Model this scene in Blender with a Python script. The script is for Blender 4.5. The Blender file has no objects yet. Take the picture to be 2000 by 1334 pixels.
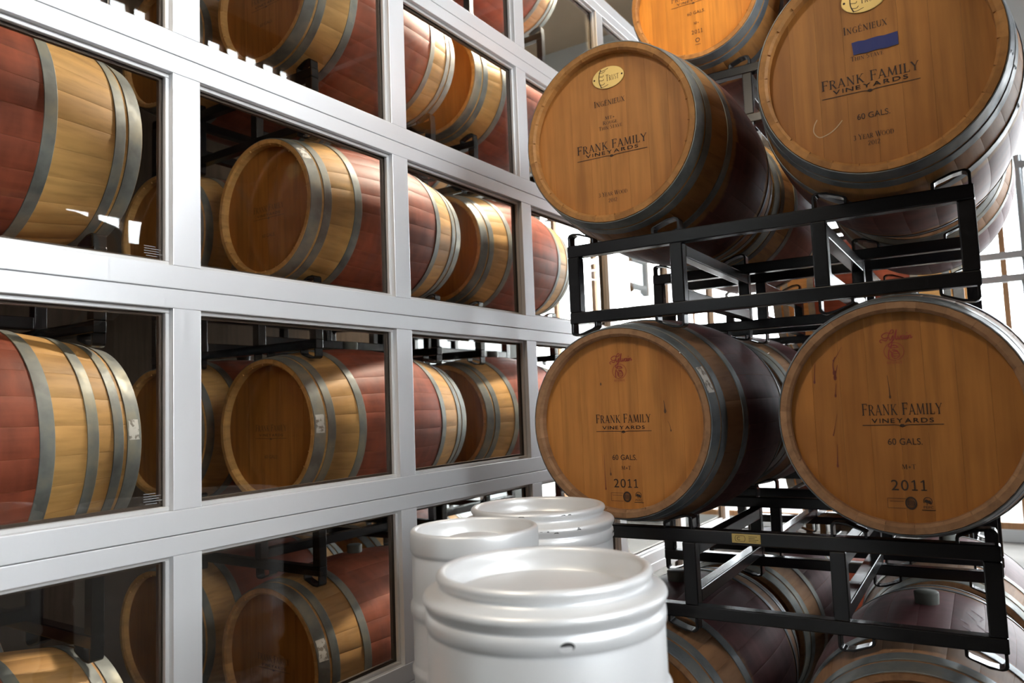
import bpy, bmesh, math, random
from mathutils import Vector, Matrix
PI = math.pi
C = bpy.context.scene.collection
SC = bpy.context.scene
random.seed(7)

# ------------------------------------------------------------------ camera
F_PX, YAW, PITCH, ROLL = 1489.39, 0.5827, 0.08227, -0.03764
fw = Vector((-math.sin(YAW) * math.cos(PITCH), math.cos(YAW) * math.cos(PITCH), math.sin(PITCH)))
r0 = Vector((math.cos(YAW), math.sin(YAW), 0)); u0 = r0.cross(fw)
rt = math.cos(ROLL) * r0 + math.sin(ROLL) * u0
up = -math.sin(ROLL) * r0 + math.cos(ROLL) * u0
cam_d = bpy.data.cameras.new('camera'); cam = bpy.data.objects.new('camera', cam_d); C.objects.link(cam)
m = Matrix.Identity(4)
for i in range(3):
    m[i][0], m[i][1], m[i][2] = rt[i], up[i], -fw[i]
cam.matrix_world = m
cam_d.sensor_fit = 'HORIZONTAL'; cam_d.sensor_width = 36; cam_d.lens = F_PX * 36 / 2000
cam_d.clip_start = .02; cam_d.clip_end = 200
cam_d.dof.use_dof = True; cam_d.dof.focus_distance = 2.35; cam_d.dof.aperture_fstop = 3.2
SC.camera = cam
# ------------------------------------------------------------------ world and light
W = bpy.data.worlds.new('world'); SC.world = W; W.use_nodes = True
bg = W.node_tree.nodes['Background']
bg.inputs[0].default_value = (.92, .96, 1, 1); bg.inputs[1].default_value = 24.5
def area(name, loc, rot, sx, sy, energy, color, portal=False):
    d = bpy.data.lights.new(name, 'AREA'); d.shape = 'RECTANGLE'; d.size = sx; d.size_y = sy
    d.energy = energy; d.color = color
    if portal: d.cycles.is_portal = True
    o = bpy.data.objects.new(name, d); C.objects.link(o); o.location = loc; o.rotation_euler = rot
    return o
FLOOR, CEIL = -1.627, 5.2
X0, X1, Y0, Y1 = -6.4, 4.6, -5.0, 9.6
WARM = (1, .72, .42)
def spot(name, loc, aim, angle, blend, energy, color):
    d = bpy.data.lights.new(name, 'SPOT'); d.spot_size = math.radians(angle); d.spot_blend = blend; d.energy = energy; d.color = color; d.shadow_soft_size = .12
    o = bpy.data.objects.new(name, d); C.objects.link(o); o.location = loc
    o.rotation_euler = (Vector(aim) - Vector(loc)).to_track_quat('-Z', 'Y').to_euler(); return o
area('unseen_lamp', (-1.1, -.25, 2.5), (math.radians(-6), math.radians(-18), 0), .4, .4, 38, (1, .86, .68))  # unseen lamp in mid-air, put in to brighten the upper door frame
spot('added_spot', (-1.35, -.5, 2.5), (-1.15, 2.2, .35), 58, 1, 58, (1, .84, .64))  # added spot, lifts the front heads nearest the door
spot('added_spot', (-1.05, 1.5, 3.6), (-1.08, 3.25, 1.9), 42, .7, 300, (1, .72, .40))  # added spot, brightens the orange head in the rear stack
area('unseen_lamp', (-1.86, 4.4, 3.2), (math.radians(-24), math.radians(20), 0), .2, .9, 700, (1, .90, .76))  # unseen lamp, added to brighten the farthest stack behind the glass
SC.view_settings.view_transform = 'Standard'; SC.view_settings.look = 'None'
SC.view_settings.gamma = 1; SC.view_settings.use_curve_mapping = False
SC.view_settings.exposure = 0.0
SC.cycles.max_bounces = 10; SC.cycles.transparent_max_bounces = 24; SC.cycles.sample_clamp_indirect = 6
SC.cycles.use_denoising = True

# ------------------------------------------------------------------ materials
def mat(name, col=(.5, .5, .5), rough=.5, metal=0, coat=0):
    M = bpy.data.materials.new(name); M.use_nodes = True
    b = M.node_tree.nodes['Principled BSDF']
    b.inputs['Base Color'].default_value = (*col, 1); b.inputs['Roughness'].default_value = rough
    b.inputs['Metallic'].default_value = metal; b.inputs['Coat Weight'].default_value = coat
    return M
class NT:
    def __init__(s, M):
        s.t = M.node_tree; s.b = s.t.nodes['Principled BSDF']
    def n(s, k, **kw):
        x = s.t.nodes.new(k)
        for a, v in kw.items(): setattr(x, a, v)
        return x
    def l(s, a, b): s.t.links.new(a, b)
    def noise(s, scale, detail=4, sc=(1, 1, 1), coord='Object', rnd=True, rough=.55):
        tc = s.n('ShaderNodeTexCoord'); mp = s.n('ShaderNodeMapping'); mp.inputs['Scale'].default_value = sc
        s.l(tc.outputs[coord], mp.inputs['Vector'])
        if rnd:
            oi = s.n('ShaderNodeObjectInfo'); mm = s.n('ShaderNodeMath', operation='MULTIPLY'); mm.inputs[1].default_value = 37
            s.l(oi.outputs['Random'], mm.inputs[0]); s.l(mm.outputs[0], mp.inputs['Location'])
        nz = s.n('ShaderNodeTexNoise'); nz.inputs['Scale'].default_value = scale; nz.inputs['Detail'].default_value = detail
        nz.inputs['Roughness'].default_value = rough
        s.l(mp.outputs[0], nz.inputs['Vector']); return nz.outputs['Fac']
    def ramp(s, fac, stops):
        r = s.n('ShaderNodeValToRGB'); e = r.color_ramp.elements
        while len(e) < len(stops): e.new(.5)
        for x, (p, c) in zip(e, stops):
            x.position = p; x.color = (*c, 1) if len(c) == 3 else c
        s.l(fac, r.inputs[0]); return r.outputs[0]
    def mix(s, f, a, b, mode='MIX'):
        x = s.n('ShaderNodeMix', data_type='RGBA', blend_type=mode)
        for k, v in ((0, f), (6, a), (7, b)):
            if hasattr(v, 'links'): s.l(v, x.inputs[k])
            else: x.inputs[k].default_value = v if k == 0 else ((*v, 1) if len(v) == 3 else v)
        return x.outputs[2]
    def math(s, op, a, b=0):
        x = s.n('ShaderNodeMath', operation=op)
        for k, v in ((0, a), (1, b)):
            if hasattr(v, 'links'): s.l(v, x.inputs[k])
            else: x.inputs[k].default_value = v
        return x.outputs[0]
    def bump(s, h, strength=.2, dist=.002):
        x = s.n('ShaderNodeBump'); x.inputs['Strength'].default_value = strength; x.inputs['Distance'].default_value = dist
        s.l(h, x.inputs['Height']); s.l(x.outputs[0], s.b.inputs['Normal'])
def g3(c, k): return tuple(min(1, v * k) for v in c)
def wood(name, base, axis, band=None, bw=.22, rough=.6, var=.13, soft=.05, spec=.28):
    M = mat(name, base, rough); N = NT(M); N.b.inputs['Specular IOR Level'].default_value = spec
    sc = [26, 26, 26]; sc[axis] = 1.6
    gr = N.noise(1.6, 6, sc); bl = N.noise(3.5, 3)
    col = N.ramp(gr, [(.3, g3(base, .72)), (.5, base), (.72, g3(base, 1.18))])
    col = N.mix(N.ramp(bl, [(.42, (0, 0, 0)), (.75, (.55, .55, .55))]), col, g3((base[0], base[1] * .85, base[2] * .7), .62))
    if band:
        tc = N.n('ShaderNodeTexCoord'); sp = N.n('ShaderNodeSeparateXYZ'); N.l(tc.outputs['Object'], sp.inputs[0])
        ay = N.math('ABSOLUTE', sp.outputs[1]); jit = N.math('MULTIPLY', N.math('SUBTRACT', N.noise(7, 4), .5), soft * 2)
        e = N.math('ADD', ay, jit)
        mr = N.n('ShaderNodeMapRange'); mr.inputs[1].default_value = bw + .012; mr.inputs[2].default_value = bw - .012
        N.l(e, mr.inputs[0])
        bc = N.ramp(N.noise(5, 5, (1, 3, 1)), [(.3, g3(band, .6)), (.55, band), (.8, g3(band, 1.5))])
        bc = N.mix(N.ramp(gr, [(.35, (0, 0, 0)), (.75, (.5, .5, .5))]), bc, g3(band, 1.5))
        col = N.mix(mr.outputs[0], col, bc)
    oi = N.n('ShaderNodeObjectInfo'); mr = N.n('ShaderNodeMapRange')
    mr.inputs[3].default_value = 1 - var; mr.inputs[4].default_value = 1 + var * .7
    N.l(oi.outputs['Random'], mr.inputs[0])
    hs = N.n('ShaderNodeHueSaturation'); N.l(mr.outputs[0], hs.inputs['Value']); N.l(col, hs.inputs['Color'])
    N.l(hs.outputs[0], N.b.inputs['Base Color'])
    N.bump(gr, .25, .0015); return M
M_body_amber = wood('oak_amber_wine_band', (.38, .175, .050), 1, (.13, .042, .028), .2)
M_body_purple = wood('oak_brown_purple_band', (.30, .165, .085), 1, (.10, .038, .040), .235, .62, spec=.2)
M_body_red = wood('oak_tan_red_band', (.60, .335, .115), 1, (.24, .055, .027), .262, .55, soft=.006)
M_body_redF = wood('oak_tan_red_band_short', (.60, .335, .115), 1, (.24, .055, .027), .2, .55, soft=.006)
M_body_tan = wood('oak_plain_tan', (.60, .33, .125), 1, (.27, .075, .04), .262, .55, soft=.006)
M_body_tanF = wood('oak_plain_tan_short', (.60, .33, .125), 1, (.27, .075, .04), .2, .55, soft=.006)
M_chime = M_body_amber
M_head_gold = wood('oak_head_gold', (.45, .187, .044), 2, rough=.5, var=.07)
M_head_brown = wood('oak_head_brown', (.36, .145, .031), 2, rough=.5, var=.08)
M_head_orange = wood('oak_head_orange', (.60, .235, .03), 2, rough=.5, var=.06)
def metal_hoop(name, a, b, rough):
    M = mat(name, a, rough, .35); N = NT(M)
    f = N.noise(9, 5); N.l(N.ramp(f, [(.32, g3(a, .6)), (.5, a), (.68, b)]), N.b.inputs['Base Color'])
    N.l(N.ramp(N.noise(22, 3), [(.3, (rough - .1,) * 3), (.7, (rough + .15,) * 3)]), N.b.inputs['Roughness']); return M
M_hoop = metal_hoop('galvanised_hoop', (.20, .21, .20), (.31, .29, .22), .52)
M_hoop_dark = metal_hoop('galvanised_hoop_dark', (.15, .17, .185), (.22, .22, .20), .46)
M_black = mat('black_gloss_paint', (.004, .004, .005), .26, 0, 0); M_black.node_tree.nodes['Principled BSDF'].inputs['Specular IOR Level'].default_value = .45
NT(M_black).bump(NT(M_black).noise(60, 3), .06, .001)
M_ink = mat('burnt_lettering', (.030, .016, .010), .7)
M_ink_soft = mat('faded_burnt_lettering', (.10, .045, .018), .7)
M_inkred = mat('red_brand_ink', (.26, .035, .02), .6)
M_stain = mat('wine_stain', (.16, .035, .018), .4)
M_chalk = mat('chalk_mark', (.48, .33, .19), .8)
M_stampw = mat('etched_glass', (.30, .30, .30), .8)
M_brass = mat('brass_plate', (.62, .45, .16), .38, .55)
M_tape = mat('blue_tape', (.010, .018, .12), .6)
M_sticker = mat('paper_sticker', (.62, .60, .56), .7); _n = NT(M_sticker)
_n.l(_n.ramp(_n.noise(55, 3), [(.40, (.25, .22, .19)), (.5, (.66, .64, .6))]), _n.b.inputs['Base Color'])
M_bung = mat('grey_silicone_bung', (.10, .105, .09), .6)
M_alu = mat('anodised_aluminium', (.80, .805, .82), .36, .52); _n = NT(M_alu)
_n.l(_n.ramp(_n.noise(3, 5, (1, 40, 1), rnd=False), [(.3, (.31,) * 3), (.7, (.42,) * 3)]), _n.b.inputs['Roughness'])
M_bead = mat('aluminium_bead', (.66, .65, .64), .4, .5)
M_gasket = mat('bronze_spacer', (.09, .062, .045), .5, .3)
M_keg = mat('silver_keg_paint', (.76, .76, .76), .40, .35, .1); _n = NT(M_keg)
_n.bump(_n.noise(120, 2), .04, .0006)
M_kegdark = mat('keg_hole', (.03, .03, .03), .6)
M_floor = mat('concrete_floor', (.10, .09, .085), .85); M_floor.node_tree.nodes['Principled BSDF'].inputs['Specular IOR Level'].default_value = .1
_n = NT(M_floor)
_n.l(_n.ramp(_n.noise(1.5, 8, rnd=False), [(.3, (.07, .065, .06)), (.7, (.13, .12, .11))]), _n.b.inputs['Base Color'])
M_wall = mat('pale_blue_plaster', (.56, .61, .63), .8); _n = NT(M_wall)
_n.l(_n.ramp(_n.noise(.8, 5, rnd=False), [(.3, (.52, .57, .6)), (.7, (.6, .65, .67))]), _n.b.inputs['Base Color'])
M_ceil = mat('tan_ceiling', (.50, .40, .30), .85); _n = NT(M_ceil)
_n.l(_n.ramp(_n.noise(.6, 5, rnd=False), [(.3, (.44, .35, .26)), (.7, (.55, .45, .34))]), _n.b.inputs['Base Color'])
M_dark = wood('light_absorbing_boards', (.05, .036, .026), 2, rough=.95, spec=.05)  # dark tone chosen to cut bounce light and glass reflections
M_white = mat('white_paint', (.78, .78, .76), .5)
M_timber = wood('timber_mullion', (.36, .20, .10), 2)
M_pallet = wood('pallet_pine', (.45, .30, .16), 0)
M_steel = mat('grey_steel', (.35, .37, .39), .35, .7)
def glass(name, tint, ior=1.52):
    M = bpy.data.materials.new(name); M.use_nodes = True; t = M.node_tree; t.nodes.clear()
    o = t.nodes.new('ShaderNodeOutputMaterial'); mx = t.nodes.new('ShaderNodeMixShader')
    tr = t.nodes.new('ShaderNodeBsdfTransparent'); tr.inputs[0].default_value = (*tint, 1)
    gl = t.nodes.new('ShaderNodeBsdfGlossy'); gl.inputs['Roughness'].default_value = 0.0
    lw = t.nodes.new('ShaderNodeLayerWeight'); lw.inputs[0].default_value = .5      # Schlick, the same from both faces
    pw = t.nodes.new('ShaderNodeMath'); pw.operation = 'POWER'; pw.inputs[1].default_value = 5
    fr = t.nodes.new('ShaderNodeMath'); fr.operation = 'MULTIPLY_ADD'; f0 = ((ior - 1) / (ior + 1)) ** 2
    fr.inputs[1].default_value = 1 - f0; fr.inputs[2].default_value = f0
    t.links.new(lw.outputs['Facing'], pw.inputs[0]); t.links.new(pw.outputs[0], fr.inputs[0])
    t.links.new(fr.outputs[0], mx.inputs[0]); t.links.new(tr.outputs[0], mx.inputs[1]); t.links.new(gl.outputs[0], mx.inputs[2])
    t.links.new(mx.outputs[0], o.inputs[0]); return M
M_glass = glass('door_glass', (.93, .93, .91)); M_wglass = glass('window_glass', (.97, .98, .98))

# ------------------------------------------------------------------ helpers
def link(name, me, m=None, parent=None, loc=(0, 0, 0), rot=(0, 0, 0)):
    o = bpy.data.objects.new(name, me); C.objects.link(o)
    if m is not None and not me.materials: me.materials.append(m)
    o.location = loc; o.rotation_euler = rot
    if parent: o.parent = parent
    return o
def mesh(name, v, f, m=None, smooth=False):
    me = bpy.data.meshes.new(name); me.from_pydata([tuple(p) for p in v], [], f)
    if smooth: me.polygons.foreach_set('use_smooth', [True] * len(me.polygons))
    if m: me.materials.append(m)
    me.update(); return me
def thing(name, label, cat, loc=(0, 0, 0), rz=0, group=None):
    o = bpy.data.objects.new(name, None); C.objects.link(o); o.empty_display_size = .1
    o.location = loc; o.rotation_euler = (0, 0, rz); o['label'] = label; o['category'] = cat
    if group: o['group'] = group
    return o
class MB:
    def __init__(s): s.v = []; s.f = []
    def box(s, x0, x1, y0, y1, z0, z1):
        b = len(s.v); s.v += [(x, y, z) for x in (x0, x1) for y in (y0, y1) for z in (z0, z1)]
        s.f += [tuple(b + i for i in q) for q in ((0, 1, 3, 2), (4, 6, 7, 5), (0, 4, 5, 1), (2, 3, 7, 6), (0, 2, 6, 4), (1, 5, 7, 3))]; return s
    def poly(s, pts):
        b = len(s.v); s.v += pts; s.f.append(tuple(range(b, b + len(pts)))); return s
    def mesh(s, name, m=None, smooth=False): return mesh(name, s.v, s.f, m, smooth)
def bevel_mesh(me, w=.003, seg=2):
    bm = bmesh.new(); bm.from_mesh(me); bmesh.ops.bevel(bm, geom=bm.edges[:], offset=w, segments=seg, profile=.5, affect='EDGES')
    bm.to_mesh(me); bm.free(); return me
def box_mesh(name, x0, x1, y0, y1, z0, z1, m, bev=.002):
    me = MB().box(x0, x1, y0, y1, z0, z1).mesh(name, m)
    return bevel_mesh(me, bev) if bev else me
def structure(name, me, m=None, parent=None):
    o = link(name, me, m, parent)
    if not parent: o['kind'] = 'structure'
    return o
def lathe(prof, n=72, axis='z'):
    v = []; f = []
    for (r, z) in prof:
        for i in range(n):
            a = 2 * PI * i / n; v.append((r * math.cos(a), r * math.sin(a), z))
    for j in range(len(prof) - 1):
        for i in range(n):
            k = (i + 1) % n; f.append((j * n + i, j * n + k, (j + 1) * n + k, (j + 1) * n + i))
    return v, f

# ------------------------------------------------------------------ lettering (flat print, lies in local XZ facing -Y)
TH, TN = .135, .055
def S(x0, y0, x1, y1, w):
    dx, dy = x1 - x0, y1 - y0; L = math.hypot(dx, dy) or 1; nx, ny = -dy / L * w / 2, dx / L * w / 2
    return [[(x0 + nx, y0 + ny), (x1 + nx, y1 + ny), (x1 - nx, y1 - ny), (x0 - nx, y0 - ny)]]
def A(cx, cy, rx, ry, a0, a1, th=TH, tn=TN, n=14):
    out = []; P = []
    for i in range(n + 1):
        a = math.radians(a0 + (a1 - a0) * i / n); w = tn + (th - tn) * abs(math.cos(a)) ** 1.5
        P.append(((cx + (rx + w / 2 - tn / 2) * math.cos(a), cy + ry * math.sin(a)), (cx + (rx - w / 2 - tn / 2) * math.cos(a), cy + (ry - tn) * math.sin(a))))
    for (o0, i0), (o1, i1) in zip(P, P[1:]): out.append([o0, o1, i1, i0])
    return out
def H(x, y, w=.26): return S(x - w / 2, y + (.022 if y < .5 else -.022), x + w / 2, y + (.022 if y < .5 else -.022), .045)
def stem(x, w=TH): return S(x, 0, x, 1, w) + H(x, 0) + H(x, 1)
GL = {
 'F': (.66, stem(.17) + S(.17, .975, .6, .975, TN) + S(.6, 1, .6, .8, TN) + S(.17, .52, .5, .52, TN) + S(.5, .6, .5, .43, TN)),
 'E': (.68, stem(.17) + S(.17, .975, .58, .975, TN) + S(.58, 1, .58, .8, TN) + S(.17, .52, .48, .52, TN) + S(.48, .6, .48, .43, TN) + S(.17, .025, .62, .025, TN) + S(.62, 0, .62, .2, TN)),
 'R': (.80, stem(.17) + S(.17, .975, .36, .975, TN) + A(.36, .74, .24, .26, -90, 90) + S(.17, .51, .36, .51, TN) + S(.36, .52, .68, 0, TH) + H(.7, 0, .2)),
 'A': (.82, S(.1, 0, .39, 1, TN) + S(.38, 1, .7, 0, TH) + S(.2, .33, .58, .33, TN) + H(.1, 0, .22) + H(.7, 0)),
 'N': (.90, S(.17, 0, .17, 1, TN) + S(.15, 1, .72, 0, TH) + S(.72, 0, .72, 1, TN) + H(.16, 0, .24) + H(.13, 1, .16) + H(.72, 1, .24)),
 'K': (.82, stem(.17) + S(.2, .42, .64, 1, TN) + S(.32, .56, .7, 0, TH) + H(.64, 1, .24) + H(.71, 0, .22)),
 'M': (1.02, S(.12, 0, .2, 1, TN) + S(.2, 1, .5, .06, TH) + S(.5, .06, .8, 1, TN) + S(.8, 1, .86, 0, TH) + H(.12, 0, .2) + H(.87, 0) + H(.16, 1, .14) + H(.84, 1, .16)),
 'I': (.36, stem(.18)),
 'L': (.66, stem(.17) + S(.17, .025, .58, .025, TN) + S(.58, 0, .58, .22, TN)),
 'Y': (.76, S(.08, 1, .38, .48, TH) + S(.38, .48, .68, 1, TN) + S(.38, 0, .38, .5, TH) + H(.08, 1, .22) + H(.68, 1, .2) + H(.38, 0)),
 'G': (.84, A(.46, .5, .38, .51, 52, 318) + S(.68, .4, .68, .06, TH) + S(.5, .42, .8, .42, TN)),
 'U': (.86, S(.17, .35, .17, 1, TH) + S(.7, .35, .7, 1, TN) + A(.435, .35, .275, .36, 180, 360) + H(.17, 1) + H(.7, 1, .2)),
 'X': (.78, S(.1, 1, .66, 0, TH) + S(.1, 0, .66, 1, TN) + H(.1, 0, .2) + H(.66, 1, .2) + H(.1, 1, .2) + H(.66, 0, .22)),
 'T': (.74, stem(.37) + S(.06, .975, .68, .975, TN) + S(.06, 1, .06, .8, TN) + S(.68, 1, .68, .8, TN)),
 'H': (.88, stem(.17) + stem(.71) + S(.17, .5, .71, .5, TN)),
 'S': (.58, A(.29, .74, .2, .26, 30, 270) + A(.29, .26, .2, .27, -150, 90)),
 'V': (.78, S(.09, 1, .39, 0, TH) + S(.39, 0, .68, 1, TN) + H(.09, 1, .22) + H(.68, 1, .2)),
 'O': (.88, A(.44, .5, .38, .51, 0, 360, n=26)),
 'D': (.86, stem(.17) + S(.17, .975, .38, .975, TN) + S(.17, .025, .38, .025, TN) + A(.38, .5, .38, .5, -90, 90)),
 'W': (1.1, S(.08, 1, .34, 0, TH) + S(.34, 0, .55, 1, TN) + S(.52, 1, .76, 0, TH) + S(.76, 0, 1.0, 1, TN) + H(.08, 1, .2) + H(.52, 1, .2) + H(1.0, 1, .18)),
 '0': (.62, A(.31, .45, .25, .47, 0, 360, n=22)), '1': (.4, S(.2, 0, .2, .9, .1) + H(.2, 0)),
 '2': (.58, A(.28, .66, .21, .27, 0, 170) + S(.45, .6, .08, .04, .09) + S(.06, .03, .52, .03, .07)),
 '3': (.56, A(.26, .68, .19, .24, -90, 150) + A(.26, .24, .21, .26, -150, 90)),
 '+': (.6, S(.06, .42, .54, .42, .10) + S(.30, .16, .30, .68, .10)), ' ': (.4, []),
 '^': (0, S(-.42, 1.08, -.24, 1.24, .07)),
}
def serif(txt, capfirst=0):
    """words in capitals, the first letter of each word a size larger when capfirst"""
    x = 0; polys = []; first = True
    for ch in txt:
        adv, g = GL[ch]; k = 1 + (capfirst if first and ch != ' ' else 0)
        polys += [[(x + px * k, py * k) for px, py in p] for p in g]; x += adv * k + .05
        first = ch == ' '
    return polys, x
def sans(txt):
    cu = bpy.data.curves.new('t', 'FONT'); cu.body = txt; cu.size = 1; ob = bpy.data.objects.new('t', cu); C.objects.link(ob)
    bpy.context.view_layer.update()
    me = bpy.data.meshes.new_from_object(ob.evaluated_get(bpy.context.evaluated_depsgraph_get()))
    polys = [[(me.vertices[i].co.x, me.vertices[i].co.y) for i in p.vertices] for p in me.polygons]
    bpy.data.objects.remove(ob); bpy.data.curves.remove(cu); bpy.data.meshes.remove(me)
    xs = [p[0] for q in polys for p in q]; ys = [p[1] for q in polys for p in q]
    x0, y1 = min(xs), max(ys)
    return [[((a - x0) / y1, b / y1) for a, b in q] for q in polys], (max(xs) - x0) / y1
def stroke(pts, w):
    out = []
    for i, (a, b) in enumerate(zip(pts, pts[1:])):
        ww = w[i] if isinstance(w, (list, tuple)) else w; out += S(*a, *b, ww)
    return out
def ring(cx, cy, rx, ry, w, a0=0, a1=360, n=28):
    P = [(math.radians(a0 + (a1 - a0) * i / n)) for i in range(n + 1)]
    return [[(cx + rx * math.cos(a), cy + ry * math.sin(a)), (cx + rx * math.cos(b), cy + ry * math.sin(b)),
             (cx + (rx - w) * math.cos(b), cy + (ry - w) * math.sin(b)), (cx + (rx - w) * math.cos(a), cy + (ry - w) * math.sin(a))] for a, b in zip(P, P[1:])]
def disc(cx, cy, rx, ry, n=20): return [[(cx + rx * math.cos(2 * PI * i / n), cy + ry * math.sin(2 * PI * i / n)) for i in range(n)]]
def smooth_pts(pts, n=5):
    out = []; P = [pts[0]] + pts + [pts[-1]]
    for i in range(1, len(P) - 2):
        p0, p1, p2, p3 = P[i - 1:i + 3]
        for k in range(n):
            t = k / n
            out.append(tuple(.5 * (2 * p1[j] + (p2[j] - p0[j]) * t + (2 * p0[j] - 5 * p1[j] + 4 * p2[j] - p3[j]) * t * t + (3 * p1[j] - p0[j] - 3 * p2[j] + p3[j]) * t ** 3) for j in (0, 1)))
    return out + [pts[-1]]
def prnt(parent, polys, m, y, name='lettering'):
    b = MB()
    for p in polys:
        area2 = sum(p[i][0] * p[(i + 1) % len(p)][1] - p[(i + 1) % len(p)][0] * p[i][1] for i in range(len(p)))
        if area2 < 0: p = p[::-1]
        b.poly([(px, y, pz) for px, pz in p])
    return link(name, b.mesh(name, m), None, parent)
def fit(pw, x0, x1, z, h, centre=None):
    polys, w = pw; k = (x1 - x0) / w
    return [[(x0 + px * k, z + py * h) for px, py in p] for p in polys]

# ------------------------------------------------------------------ barrels
BL, RB, NST = .97, .346, 26
def rad(y, rh, rb=RB): return rb - (rb - rh) * abs(2 * y / BL) ** 1.9
def ystations(n=14): return [-BL / 2 + BL * i / n for i in range(n + 1)]
def stave_mesh(rh, m, joined=False, nst=NST):
    v = []; f = []; sm = []
    for k in range(nst if joined else 1):
        rot = 2 * PI * k / nst; a = PI / nst - .0004
        ang = [-a, -a * .93, 0, a * .93, a]; dr = [-.0007, 0, 0, 0, -.0007]
        ys = ystations(10 if joined else 14); b = len(v)
        P = lambda r, t, y: (r * math.sin(t + rot), y, r * math.cos(t + rot))
        for y in ys:
            r = rad(y, rh)
            for t, d in zip(ang, dr): v.append(P(r + d, t, y))
        for j in range(len(ys) - 1):
            for i in range(4): f.append((b + j * 5 + i, b + j * 5 + i + 1, b + j * 5 + i + 6, b + j * 5 + i + 5)[::-1]); sm.append(True)
        for t in (-a, a):                                   # side faces
            b2 = len(v)
            for y in ys:
                r = rad(y, rh); v += [P(r - .0016, t, y), P(r - .025, t, y)]
            for j in range(len(ys) - 1): f.append((b2 + 2 * j, b2 + 2 * j + 1, b2 + 2 * j + 3, b2 + 2 * j + 2)); sm.append(False)
        for y, s in ((-BL / 2, 1), (BL / 2, -1)):           # chime end and the inner slope down to the head
            b2 = len(v); r = rad(y, rh); yi = y + s * .034
            for t in (-a, 0, a): v += [P(r - .001, t, y), P(r - .017, t, y), P(r - .024, t, y + s * .007), P(r - .024, t, yi)]
            for i in (0, 4):
                for c in range(3): f.append((b2 + i + c, b2 + i + c + 1, b2 + i + c + 5, b2 + i + c + 4)); sm.append(False)
    me = mesh('staves', v, f, m)
    me.polygons.foreach_set('use_smooth', sm)
    bm = bmesh.new(); bm.from_mesh(me); bmesh.ops.recalc_face_normals(bm, faces=bm.faces); bm.to_mesh(me); bm.free()
    return me
def hoop_mesh(rh, y0, y1, m, rivet_at=None):
    n = 72; v = []; f = []
    rows = [(y0, .0002), (y0, .0022), (y0, .0022), (y0 + .0012, .0030), (y0 + .0012, .0030), ((y0 + y1) / 2, .0030), (y1 - .0012, .0030), (y1 - .0012, .0030), (y1, .0022), (y1, .0022), (y1, .0002)]
    for y, d in rows:
        r = rad(y, rh) + d
        for i in range(n): v.append((r * math.sin(2 * PI * i / n), y, r * math.cos(2 * PI * i / n)))
    for j in range(len(rows) - 1):
        if rows[j] == rows[j + 1]: continue
        for i in range(n):
            k = (i + 1) % n; f.append((j * n + i, (j + 1) * n + i, (j + 1) * n + k, j * n + k))
    # lapped end with two rivets
    for a0, sgn in ((rivet_at or 2.2, 1),):
        for q in range(2):
            a = a0; yc = y0 + (y1 - y0) * (.3 + .4 * q); r = rad(yc, rh) + .0031
            cvec = Vector((math.sin(a), 0, math.cos(a))); t = Vector((math.cos(a), 0, -math.sin(a))); c = cvec * r + Vector((0, yc, 0))
            b = len(v); v.append(tuple(c + cvec * .0022))
            for i in range(8):
                w = 2 * PI * i / 8; v.append(tuple(c + (t * math.cos(w) + Vector((0, 1, 0)) * math.sin(w)) * .0045))
            f += [(b, b + 1 + i, b + 1 + (i + 1) % 8) for i in range(8)]
    me = mesh('hoop', v, f, m, True); return me
HB = [-.265, -.205, -.137, -.071, -.004, .058, .127, .196, .265]
def board_mesh(i, rin, m):
    x0, x1 = HB[i] + .0001, HB[i + 1] - .0001; s = rin / .265; x0 *= s; x1 *= s; n = 7
    xs = [x0 + (x1 - x0) * k / n for k in range(n + 1)]
    top = [(x, math.sqrt(max(0, rin * rin - x * x))) for x in xs]
    loop = top + [(x, -z) for x, z in reversed(top)]
    loop2 = []
    for p in loop:
        if not loop2 or math.hypot(p[0] - loop2[-1][0], p[1] - loop2[-1][1]) > 1e-5: loop2.append(p)
    b = MB(); L = loop2; k = len(L)
    dy = .00012 * ((i * 7) % 3)
    cx = sum(p[0] for p in L) / k; cz = sum(p[1] for p in L) / k
    ins = [(cx + (px - cx) * (1 - .0001 / max(.01, abs(px - cx))) if abs(px - cx) > .002 else px, pz) for px, pz in L]
    v = [(x, dy, z) for x, z in ins] + [(x, dy + .0002, z) for x, z in L] + [(x, .02, z) for x, z in L]
    f = [tuple(range(k))[::-1]] + [(a, (a + 1) % k, k + (a + 1) % k, k + a)[::-1] for a in range(k)] + [(k + a, k + (a + 1) % k, 2 * k + (a + 1) % k, 2 * k + a)[::-1] for a in range(k)]
    me = mesh('head_board', v, f, m)
    bm = bmesh.new(); bm.from_mesh(me); bmesh.ops.recalc_face_normals(bm, faces=bm.faces); bm.to_mesh(me); bm.free()
    return me
def disc_mesh(r, m):
    n = 48; v = [(r * math.cos(2 * PI * i / n), 0, r * math.sin(2 * PI * i / n)) for i in range(n)]
    v += [(x, .02, z) for x, _, z in v]
    return mesh('rear_head', v, [tuple(range(n)), tuple(range(2 * n - 1, n - 1, -1))] + [(i, n + i, n + (i + 1) % n, (i + 1) % n) for i in range(n)], m)
bv, bf = lathe([(0, .034), (.030, .034), (.034, .030), (.031, -.03)], 20)
BUNG = mesh('bung', bv, bf, M_bung, True)
HOOPS6 = [(.002, .050), (.060, .094), (.205, .241)]
HOOPS8 = [(.002, .050), (.062, .092), (.118, .150), (.222, .258)]
HOOPS6F = [(.002, .050), (.060, .094), (.268, .304)]
HOOPS8F = [(.002, .050), (.062, .094), (.140, .174), (.264, .304)]
CACHE = {}
def cached(key, fn):
    if key not in CACHE: CACHE[key] = fn()
    return CACHE[key]
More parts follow.
